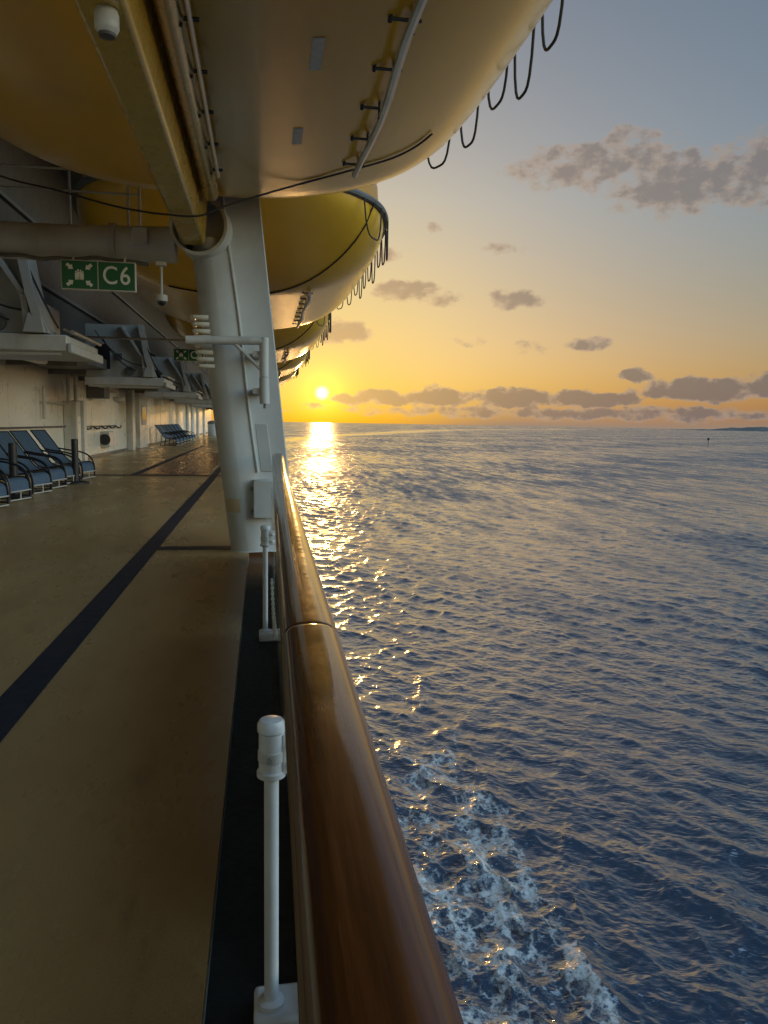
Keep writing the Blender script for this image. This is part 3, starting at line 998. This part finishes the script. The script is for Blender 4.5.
# ================================================================== davit frames on the ceiling edge
def make_davit(label):
    y = 12.2
    t = thing('davit_frame', (-4, y, 2.5), label, 'davit frame', 'grey davit frames along the promenade ceiling')
    pf = MB()
    pf.box(-5.19, -2.9, y, y + 2.2, 2.50, 2.74)
    pf.build('platform', GREYP, t, bevel=.02)
    MB().box(-2.899, -2.82, y - .02, y + 2.25, 2.47, 2.62).build('fender', WHITE, t, bevel=.02)
    MB().tube([(-2.84, y + .1, 2.80), (-2.84, y + 2.1, 2.80)], .03, 10).build('pipe', STEEL, t)
    MB().tube([(-2.98, y + .2, 2.84), (-2.98, y + 2.0, 2.84)], .02, 8).build('pipe', STEEL, t)
    for (ax_, ay_) in ((-4.5, y + .5), (-3.5, y + .45)):
        MB().lathe((ax_, ay_, 2.499), (0, 0, -1), [(.07, 0), (.07, .015), (.05, .02)], 16).build('downlight', LENS, t)
    # upright gusset plate facing the viewer
    yp = y + .25
    plate = [(-5.19, yp, 2.742), (-3.30, yp, 2.742), (-3.40, yp, 3.2), (-3.60, yp, 4.28), (-3.62, yp, 4.30), (-5.19, yp, 4.30)]
    MB().prism(plate[::-1], (0, .05, 0)).build('gusset_plate', WHITE, t)
    fl = MB()
    for (a, b) in (((-4.13, 4.25), (-3.52, 3.33)), ((-3.52, 3.33), (-3.47, 2.76))):
        d = Vector((b[0] - a[0], 0, b[1] - a[1]))
        fl.hexa([(a[0] - .045, yp - .19, a[1]), (a[0] + .045, yp - .19, a[1]), (a[0] + .045, yp - .001, a[1]), (a[0] - .045, yp - .001, a[1]),
                 (b[0] - .045, yp - .19, b[1]), (b[0] + .045, yp - .19, b[1]), (b[0] + .045, yp - .001, b[1]), (b[0] - .045, yp - .001, b[1])][4:] +
                [(a[0] - .045, yp - .19, a[1]), (a[0] + .045, yp - .19, a[1]), (a[0] + .045, yp - .001, a[1]), (a[0] - .045, yp - .001, a[1])])
    fl.build('inner_flange', WHITE, t, bevel=.006)
    fo = MB()
    pp = [(-3.62, 4.30), (-3.45, 3.35), (-3.36, 3.02), (-3.26, 2.76)]
    for a, b in zip(pp[:-1], pp[1:]):
        fo.hexa([(b[0] - .03, yp - .24, b[1]), (b[0] + .10, yp - .24, b[1]), (b[0] + .10, yp + .30, b[1]), (b[0] - .03, yp + .30, b[1]),
                 (a[0] - .03, yp - .24, a[1]), (a[0] + .10, yp - .24, a[1]), (a[0] + .10, yp + .30, a[1]), (a[0] - .03, yp + .30, a[1])])
    fo.build('outer_flange', WHITE, t)
    MB().hexa([(-3.52, yp - .30, 2.76), (-3.20, yp - .30, 2.76), (-3.20, yp - .05, 2.76), (-3.52, yp - .05, 2.76),
               (-3.46, yp - .22, 3.06), (-3.28, yp - .22, 3.10), (-3.28, yp - .05, 3.10), (-3.46, yp - .05, 3.06)]).build('hinge_block', WHITE, t, bevel=.015)
    MB().lathe((-3.95, yp, 2.93), (0, -1, 0), [(.14, 0), (.14, .06), (.09, .07), (.05, .09)], 22).build('sheave_wheel', DGREY, t)
    MB().box(-4.35, -4.15, yp - .06, yp, 3.25, 3.45).build('switch_box', DGREY, t, bevel=.01)
    MB().prism([(-4.98, yp - .004, 2.98), (-4.50, yp - .004, 2.98), (-4.50, yp - .004, 3.55), (-4.62, yp - .004, 3.72), (-4.86, yp - .004, 3.72), (-4.98, yp - .004, 3.55)], (0, .003, 0)).build('lightening_hole', DARK, t)
    MB().lathe((-4.6, y + 1.2, 2.74), (0, 0, 1), [(.36, 0), (.36, .1), (.30, .12), (.30, .6), (.36, .62), (.36, .72)], 22).build('winch_drum', DGREY, t)
    MB().box(-4.15, -3.45, y + .9, y + 1.9, 2.742, 3.35).build('winch_motor', GREYP, t, bevel=.04)
    for (xa, za, xb, zb, sg) in ((-4.9, 4.1, -3.5, 3.1, .5), (-4.7, 3.9, -3.75, 2.95, .35), (-3.62, 4.2, -3.05, 2.85, .12)):
        MB().tube([(xa + (xb - xa) * u, yp - .10 - .05 * math.sin(3.1 * u), za + (zb - za) * u - sg * 4 * u * (1 - u) * .5) for u in np.linspace(0, 1, 14)], .016, 7).build('hose', RUBBER, t)
    MB().tube([(-5.1, y + .05, 2.46), (-4.0, y + .06, 2.44), (-3.0, y + .05, 2.46)], .02, 7).build('conduit', GREYP, t)
    return t


D0 = make_davit('nearest grey davit frame with flanged gusset, left of the C6 sign')
for i, lab in ((1, 'second davit frame, below and right of the C6 sign'), (2, 'third davit frame, beside the farther green sign'), (3, 'fourth davit frame, barely visible behind the pillar'), (4, 'fifth davit frame, hidden deep along the promenade')):
    place(copy_tree(D0), (-4 + .0, 12.2 + 11.6 * i, 2.5), lab)

# ================================================================== lifeboats
BX, BA, BZT, BZ0, BHL = -.45, 2.68, 5.05, 3.72, 5.15
BOAT_DY = 11.3


def hull_section(s):
    """s in -1..1 along the boat -> (half breadth, bottom z)"""
    b = BA * max(1e-3, (1 - abs(s) ** 4.6)) ** .48
    u = max(0, (abs(s) - .50) / .50)
    zb = BZ0 + (BZT - BZ0 - .04) * u ** 1.55
    return b, zb


def hull_point(s, th, off=0.0):
    b, zb = hull_section(s)
    ca, sa = math.cos(th), math.sin(th)             # th 0 = port rim ... pi = other rim, pi/2 = keel
    x = math.copysign(abs(ca) ** (2 / 2.35), ca) * b
    z = BZT - abs(sa) ** (2 / 2.1) * (BZT - zb)
    return BX + x, z


def hull_z_at(s, x):
    lo, hi = .0001, math.pi / 2
    sx = x - BX
    for _ in range(40):
        mid = (lo + hi) / 2
        if hull_point(s, mid)[0] - BX > abs(sx):
            lo = mid
        else:
            hi = mid
    return hull_point(s, lo)[1]


def make_boat(ym, label, hero=False):
    t = thing('lifeboat', (BX, ym, BZ0), label, 'lifeboat', 'yellow lifeboats stowed above the deck')
    ns, nt_ = 72, 40
    ss_ = [math.sin(a) for a in np.linspace(-math.pi / 2 + .02, math.pi / 2 - .02, ns)]
    vs, fs = [], []
    for s in ss_:
        for j in range(nt_ + 1):
            x, z = hull_point(s, math.pi * j / nt_)
            vs.append((x, ym + s * BHL, z))
    for i in range(ns - 1):
        for j in range(nt_):
            a = i * (nt_ + 1) + j
            fs.append((a, a + 1, a + nt_ + 2, a + nt_ + 1))
    fs.append(tuple(range(nt_ + 1))[::-1])
    fs.append(tuple((ns - 1) * (nt_ + 1) + j for j in range(nt_ + 1)))
    MB().add(vs, fs).build('hull', YEL, t, angle=60)
    # canopy
    vs, fs = [], []
    nc = 16
    for s in ss_:
        b, _ = hull_section(s)
        hgt = 1.5 * max(.02, 1 - abs(s) ** 5)
        for j in range(nc + 1):
            a = math.pi * j / nc
            ca, sa = math.cos(a), math.sin(a)
            vs.append((BX + math.copysign(abs(ca) ** .7, ca) * b * .97, ym + s * BHL * .985, BZT + .005 + sa ** .6 * hgt if sa > 1e-6 else BZT + .005))
    for i in range(ns - 1):
        for j in range(nc):
            a = i * (nc + 1) + j
            fs.append((a, a + nc + 1, a + nc + 2, a + 1))
    MB().add(vs, fs).build('canopy', ORNG, t, angle=60)
    # rubbing strake round the rim
    loop = []
    for s in ss_:
        b, _ = hull_section(s)
        loop.append((BX + b + .03, ym + s * BHL, BZT))
    for s in reversed(ss_):
        b, _ = hull_section(s)
        loop.append((BX - b - .03, ym + s * BHL, BZT))
    MB().tube(loop, .055, 8, closed=True).build('rubbing_strake', DGREY, t)
    # keel beam
    x0, x1 = -.86, -.58
    zk = BZ0 - .36
    ya, yb = ym - 5.2, ym + 3.30
    k_ = MB()
    k_.hexa([(x0 + .02, ya, zk), (x1 - .02, ya, zk), (x1 - .02, yb, zk), (x0 + .02, yb, zk), (x0 - .05, ya, 4.2), (x1 + .05, ya, 4.2), (x1 + .05, yb, 4.2), (x0 - .05, yb, 4.2)])
    k_.build('keel', KEELM, t, bevel=.03, seg=3)
    kf = MB()
    kf.tube([(x1 + .10, ya + .2, zk + .30), (x1 + .10, yb - .9, zk + .30), (x1 + .06, yb - .6, zk + .33)], [.075, .075, .02], 12)
    kf.build('keel_fairing', KEELM, t)
    # bilge rails
    for (xr, double) in ((.86, False), (-.43, True)):
        r_ = MB()
        yy0, yy1 = ym - 2.75, ym + (1.75 if double else 1.85)
        for xo in ((-.055, .055) if double else (0,)):
            pts = [(xr + xo + (0 if double else .02 * math.sin(i)), yy, hull_z_at((yy - ym) / BHL, xr + xo) - .10) for i, yy in enumerate(np.linspace(yy0, yy1, 12))]
            r_.tube(pts, .030 if not double else .014, 8)
        rail = r_.build('bilge_rail', STEEL, t)
        for yy in np.arange(yy1 - .12, yy0, -.62):
            zz = hull_z_at((yy - ym) / BHL, xr)
            br = MB()
            br.cyl((xr, yy, zz + .02), (xr, yy, zz - .12), .013, n=8)
            if not double:
                br.tube([(xr - .13, yy, zz - .045), (xr + .05, yy, zz - .045)], .011, 8)
                br.tube([(xr - .13, yy - .03, zz - .0), (xr - .13, yy + .03, zz - .05)], .014, 8)
            else:
                br.tube([(xr - .10, yy, zz - .08), (xr + .10, yy, zz - .08)], .013, 8)
            br.build('rail_bracket', DARK, rail)
    # becketed grab lines on the outboard side
    n_l = 12
    yy = ym + 3.95
    for i in range(n_l):
        ya_, yb_ = yy - .60 - .05 * math.sin(i * 4.1), yy
        pts = []
        sag = .50 + .10 * math.sin(i * 2.3 + .5)
        for q in range(13):
            u = q / 12
            y_ = ya_ + .04 + (yb_ - ya_ - .08) * u
            b, _ = hull_section((y_ - ym) / BHL)
            pts.append((BX + b + .075, y_, BZT - .03 - sag * (1 - (2 * u - 1) ** 4) ** .8))
        MB().tube(pts, .013, 6).build('grab_line', ROPE, t)
        yy -= .70 + .07 * math.sin(i * 3.3)
    if not hero:                                    # lashing line drawn across the near end of the hull
        ll = []
        for x_ in np.linspace(-1.6, 1.80, 26):
            s_ = -(.52 + .36 * max(0, (x_ + .4) / 2.5) ** 2)
            ll.append((x_, ym + s_ * BHL, hull_z_at(s_, x_) - .012))
        MB().tube(ll, .014, 6).build('lashing_line', ROPE, t)
    # reflective tape patches
    if hero:
        for (xa, ya_, wd, ln) in ((.30, 4.75, .075, .42), (.245, 6.15, .075, .34)):
            s = (ya_ + ln / 2 - ym) / BHL
            vs = []
            for i in range(5):
                for j in range(2):
                    y_ = ya_ + ln * i / 4
                    x_ = xa + wd * j
                    vs.append((x_, y_, hull_z_at((y_ - ym) / BHL, x_) - .004))
            MB().add(vs, [(2 * i, 2 * i + 1, 2 * i + 3, 2 * i + 2) for i in range(4)]).build('reflective_tape', TAPE, t)
    return t


YM = 5.3
boat0 = make_boat(YM, 'nearest yellow lifeboat hull filling the top of the view', True)
labels = ['second lifeboat, its yellow end and pale underside seen right of the pillar', 'third lifeboat, smaller, just below the second', 'fourth lifeboat, small, above the sun side of the pillar', 'fifth lifeboat, farthest and smallest, beside the sun']
for i, lab in enumerate(labels):
    if i == 0:
        b1 = make_boat(YM + BOAT_DY, lab)
    else:
        place(copy_tree(b1), (BX, YM + BOAT_DY * (i + 1), BZ0), lab)

# warning light dome under the nearest hull
t = thing('round_lamp', (-.70, 3.86, 3.25), 'small white round lamp fixed under the keel beam of the nearest lifeboat', 'lamp')
lx_, ly_ = -.70, 3.86
MB().lathe((lx_, ly_, 3.358), (0, 0, -1), [(.05, 0), (.05, .012)], 18).build('base_plate', GREYP, t)
MB().lathe((lx_, ly_, 3.346), (0, 0, -1), [(.050, 0), (.055, .007), (.055, .066), (.050, .077), (.040, .09)], 26).build('housing', WPOST, t)
MB().lathe((lx_, ly_, 3.256), (0, 0, -1), [(.04, 0), (.036, .012), (.015, .018)], 20).build('lens', DGREY, t)

# lashing rope slung under the first hull
rp = [(-3.05, 7.9, 4.62), (-2.75, 7.7, 3.90), (-2.33, 7.58, 3.66), (-1.81, 7.52, 3.545), (-1.355, 7.41, 3.42), (-1.086, 7.36, 3.37), (-.87, 7.32, 3.345), (-.57, 7.31, 3.345), (-.33, 7.36, 3.46), (-.01, 7.52, 3.62)]
for q in ((.336, 7.0, 3.591), (.745, 7.1, 3.751), (1.204, 7.4, 3.993), (1.54, 7.9, 4.295), (1.844, 8.5, 4.657)):   # then up against the hull side
    for t_ in np.arange(.75, 1.4, .002):
        c_ = EYE + (Vector(q) - EYE) * t_
        if c_.z > hull_z_at((c_.y - YM) / BHL, c_.x) - .02:
            break
    rp.append(tuple(c_))


def smooth(pts, k=6):
    P = [Vector(p) for p in pts]
    out = []
    for i in range(len(P) - 1):
        p0, p1, p2, p3 = P[max(i - 1, 0)], P[i], P[i + 1], P[min(i + 2, len(P) - 1)]
        for j in range(k):
            t_ = j / k
            out.append(.5 * ((2 * p1) + (p2 - p0) * t_ + (2 * p0 - 5 * p1 + 4 * p2 - p3) * t_ ** 2 + (3 * p1 - p0 - 3 * p2 + p3) * t_ ** 3))
    return out + [P[-1]]


tag(MB().tube(smooth(rp), .009, 8).build('lashing_rope', ROPE), 'thin dark rope slung under the stern of the nearest lifeboat', 'rope')

# ================================================================== promenade furniture
def make_chair():
    """lounge chair facing +x, origin under the seat front"""
    t = thing('deck_chair', (0, 0, 0), 'x', 'deck chair')
    hw = .33
    prof = smooth([(-1.18, 1.16), (-1.05, 1.04), (-.80, .72), (-.60, .48), (-.46, .38), (-.25, .37), (-.05, .39), (.04, .33), (.07, .20)], 4)if False else None
    side = [(-1.18, 0, 1.18), (-1.0, 0, .95), (-.78, 0, .66), (-.60, 0, .45), (-.42, 0, .375), (-.2, 0, .40), (-.04, 0, .41), (.05, 0, .34), (.07, 0, .20)]
    S = smooth(side, 4)
    vs, fs = [], []
    n = len(S)
    for off in (0, .012):
        for p_ in S:
            for y_ in (-hw, hw):
                vs.append((p_.x, y_, p_.z - off))
    for i in range(n - 1):
        a = 2 * i
        fs.append((a, a + 1, a + 3, a + 2))
        c = 2 * n + 2 * i
        fs.append((c, c + 2, c + 3, c + 1))
        fs.append((a, a + 2, c + 2, c))
        fs.append((a + 1, c + 1, c + 3, a + 3))
    MB().add(vs, fs).build('sling', BLUE, t)
    for sgn in (-1, 1):
        y_ = sgn * (hw + .012)
        fr = smooth([(p_[0], y_, p_[2] + .004) for p_ in side] + [(.07, y_, .10), (.05, y_, .025), (-.10, y_, .018)], 3)
        MB().tube(fr, .016, 8).build('side_frame', CFR, t)
        arm = smooth([(-.84, y_, .74), (-.6, y_, .70), (-.3, y_, .66), (-.08, y_, .58), (.05, y_, .42), (.085, y_, .22), (.075, y_, .05)], 4)
        MB().tube(arm, .019, 8).build('armrest', CFR, t)
        MB().tube([(-.74, y_, .62), (-.80, y_, .30), (-.86, y_, .018)], .015, 8).build('leg', CFR, t)
        MB().tube([(-.88, y_, .018), (-.1, y_, .018)], .014, 8).build('runner', CFR, t)
    for (xx, zz) in ((.085, .035), (.09, .185)):
        MB().tube([(xx, -hw - .01, zz), (xx, hw + .01, zz)], .015, 8).build('foot_bar', CBAR, t)
    MB().tube([(.087, 0, .035), (.09, 0, .185)], .012, 8).build('foot_bar', CBAR, t)
    MB().tube([(-1.185, -hw - .01, 1.18), (-1.185, hw + .01, 1.18)], .016, 8).build('top_bar', CFR, t)
    return t


C0 = make_chair()
near = [(-4.40, 12.0, -12), (-4.36, 13.1, -14), (-4.36, 14.35, -13), (-4.36, 15.75, -14), (-4.36, 16.95, -12), (-4.36, 18.2, -13), (-4.34, 19.7, -12)]
nl = ['blue deck chair cut off by the left edge of the view', 'blue deck chair nearest the viewer in full, at the far left', 'blue deck chair just beyond the first dark post, after the gap', 'fourth blue deck chair of the near row along the wall',
      'fifth blue deck chair of the near row along the wall', 'blue deck chair next to last in the near row, behind the second dark post', 'last blue deck chair of the near row, right of the second dark post']
for i, ((x, y, a), lab) in enumerate(zip(near, nl)):
    c = C0 if i == 0 else copy_tree(C0)
    place(c, (x, y, 0), lab)
    c.rotation_euler.z = R(a)
    c['group'] = 'blue deck chairs in the near row'
far = ['first deck chair of the far row beyond the doorway', 'second deck chair of the far row beyond the doorway', 'third deck chair of the far row beyond the doorway', 'fourth deck chair of the far row beyond the doorway', 'fifth deck chair of the far row beyond the doorway', 'last and smallest deck chair of the far row']
for i, lab in enumerate(far):
    c = copy_tree(C0)
    place(c, (-4.9 - .03 * i, 45.5 + 2.4 * i, 0), lab)
    c.rotation_euler.z = R(-12)
    c['group'] = 'blue deck chairs in the far row'

# dark barrier posts
bp = thing('barrier_post', (-4.25, 18.3, 0), 'dark barrier post on a flat base at the end of the near chair row', 'post', 'dark barrier posts beside the chairs')
MB().cyl((-4.25, 18.3, .05), (-4.25, 18.3, 1.02), .075, n=20).build('tube', DARK, bp, bevel=.01)
MB().lathe((-4.25, 18.3, .004), (0, 0, 1), [(.30, 0), (.30, .03), (.22, .05), (.085, .06)], 28).build('base', DARK, bp)
place(copy_tree(bp), (-4.60, 15.05, 0), 'dark barrier post among the chairs near the left edge of the view')

# ---- fittings on the wall
t = thing('pipe_cabinet', (WX, 26.5, 0), 'tall grey service cabinet with twin pipes against the wall behind the last chair', 'cabinet')
MB().box(WX + .01, WX + .42, 26.2, 26.75, .02, 2.05).build('cabinet_body', GREYP, t, bevel=.02)
MB().box(WX + .421, WX + .435, 26.25, 26.68, .1, 1.55).build('cabinet_door', WALLM, t)
MB().cyl((WX + .16, 26.3, 2.05), (WX + .16, 26.3, 2.94), .06, n=12).build('pipe', GREYP, t)
MB().cyl((WX + .33, 26.55, 2.05), (WX + .33, 26.55, 2.94), .06, n=12).build('pipe', GREYP, t)
MB().box(WX + .01, WX + .40, 27.35, 27.75, .02, 2.1).build('white_panel', WPOST, t, bevel=.01)
t = thing('wall_pipe', (WX, 23.6, 1.2), 'short vertical pipe with elbow on the cream wall left of the service cabinet', 'pipe')
MB().tube([(WX + .12, 23.6, 1.45), (WX + .12, 23.6, 2.4)], .05, 10).build('riser', GREYP, t)
MB().tube([(WX + .12, 23.6, 1.95), (WX + .12, 26.18, 1.95)], .035, 10).build('branch', GREYP, t)
t = thing('wall_handrail', (WX, 22, 1.2), 'thin rail along the cream wall behind the near chairs', 'rail')
MB().tube([(WX + .09, 12, 1.22), (WX + .09, 26.1, 1.22)], .025, 8).build('bar', DGREY, t)
for yy in (13, 16.2, 19.4, 22.6, 25.6):
    MB().cyl((WX + .005, yy, 1.22), (WX + .07, yy, 1.22), .016, n=8).build('standoff', DGREY, t)
t = thing('hose_rack', (WX, 31, 1.0), 'row of dark hooks on the sunlit wall between the cabinet and the doorway', 'rack')
MB().box(WX + .001, WX + .03, 28.6, 35.2, 1.16, 1.22).build('board', DGREY, t)
for yy in np.arange(29, 35.2, 1.5):
    MB().tube([(WX + .03, yy, 1.18), (WX + .16, yy, 1.10), (WX + .20, yy + .3, 1.12), (WX + .16, yy + .6, 1.2)], .03, 8).build('hook', DARK, t)
t = thing('fire_box', (WX, 32.5, .3), 'grey wall box with dark fire hose below the row of hooks', 'box')
MB().box(WX + .002, WX + .35, 31.9, 33.1, .35, .98).build('case', GREYP, t, bevel=.02)
MB().lathe((WX + .18, 31.88, .66), (0, -1, 0), [(.22, 0), (.22, .05), (.08, .06)], 20).build('hose_reel', DARK, t)
t = thing('dome_camera', (WX, 31.8, 2.3), 'grey box with dome camera hanging high on the sunlit wall', 'camera')
MB().box(WX + .01, WX + .65, 29.6, 30.6, 2.25, 2.9).build('box', DGREY, t, bevel=.02)
MB().tube([(WX + .1, 31.6, 2.6), (WX + .75, 31.6, 2.55), (WX + .8, 31.6, 2.35)], .06, 10).build('arm', GREYP, t)
MB().lathe((WX + .8, 31.6, 2.36), (0, 0, -1), [(.20, 0), (.24, .05), (.20, .16), (.06, .24)], 20).build('dome', GREYP, t)

# columns beyond
for i, (yy, lab) in enumerate(((38.0, 'grey column at the near side of the sunlit doorway'), (62.5, 'first thin column at the end of the far chair row'), (67.0, 'second thin column past the far chair row'), (72.5, 'third thin column past the far chair row'), (80.0, 'last thin column before the waste bin'))):
    c0 = MB().box(WX + .06, WX + .36, yy - .45, yy + .25, .007, 2.93) if i == 0 else MB().cyl((-5.9, yy, .007), (-5.9, yy, 2.94), .13, n=14)
    if i == 0:
        c0.build('wall_column', GREYP, None, bevel=.02)
        tag(bpy.data.objects['wall_column'], lab, 'column', 'columns along the promenade wall')
    else:
        tag(c0.build('wall_column', GREYP), lab, 'column', 'columns along the promenade wall')

t = thing('waste_bin', (-5.0, 76, 0), 'pale grey waste bin standing near the end of the deck', 'bin')
MB().lathe((-4.75, 76, .006), (0, 0, 1), [(.42, 0), (.46, .05), (.50, 1.15)], 20).build('bin_body', BIN, t)
MB().lathe((-4.75, 76, 1.158), (0, 0, 1), [(.53, 0), (.53, .08), (.40, .26), (.1, .32)], 20).build('lid', DGREY, t)

# strip lamps under the ceiling
l0 = thing('strip_lamp', (-4.9, 17.5, 2.8), 'unlit strip lamp under the promenade ceiling', 'lamp', 'unlit strip lamps under the ceiling')
MB().box(-5.0, -4.8, 17.0, 18.4, 2.72, 2.795).build('housing', GREYP, l0, bevel=.01)
MB().box(-4.98, -4.82, 17.05, 18.35, 2.695, 2.719).build('diffuser', LENS, l0, bevel=.008)
for i in (1, 2, 3):
    copy_tree(l0).location.y += 11.6 * i
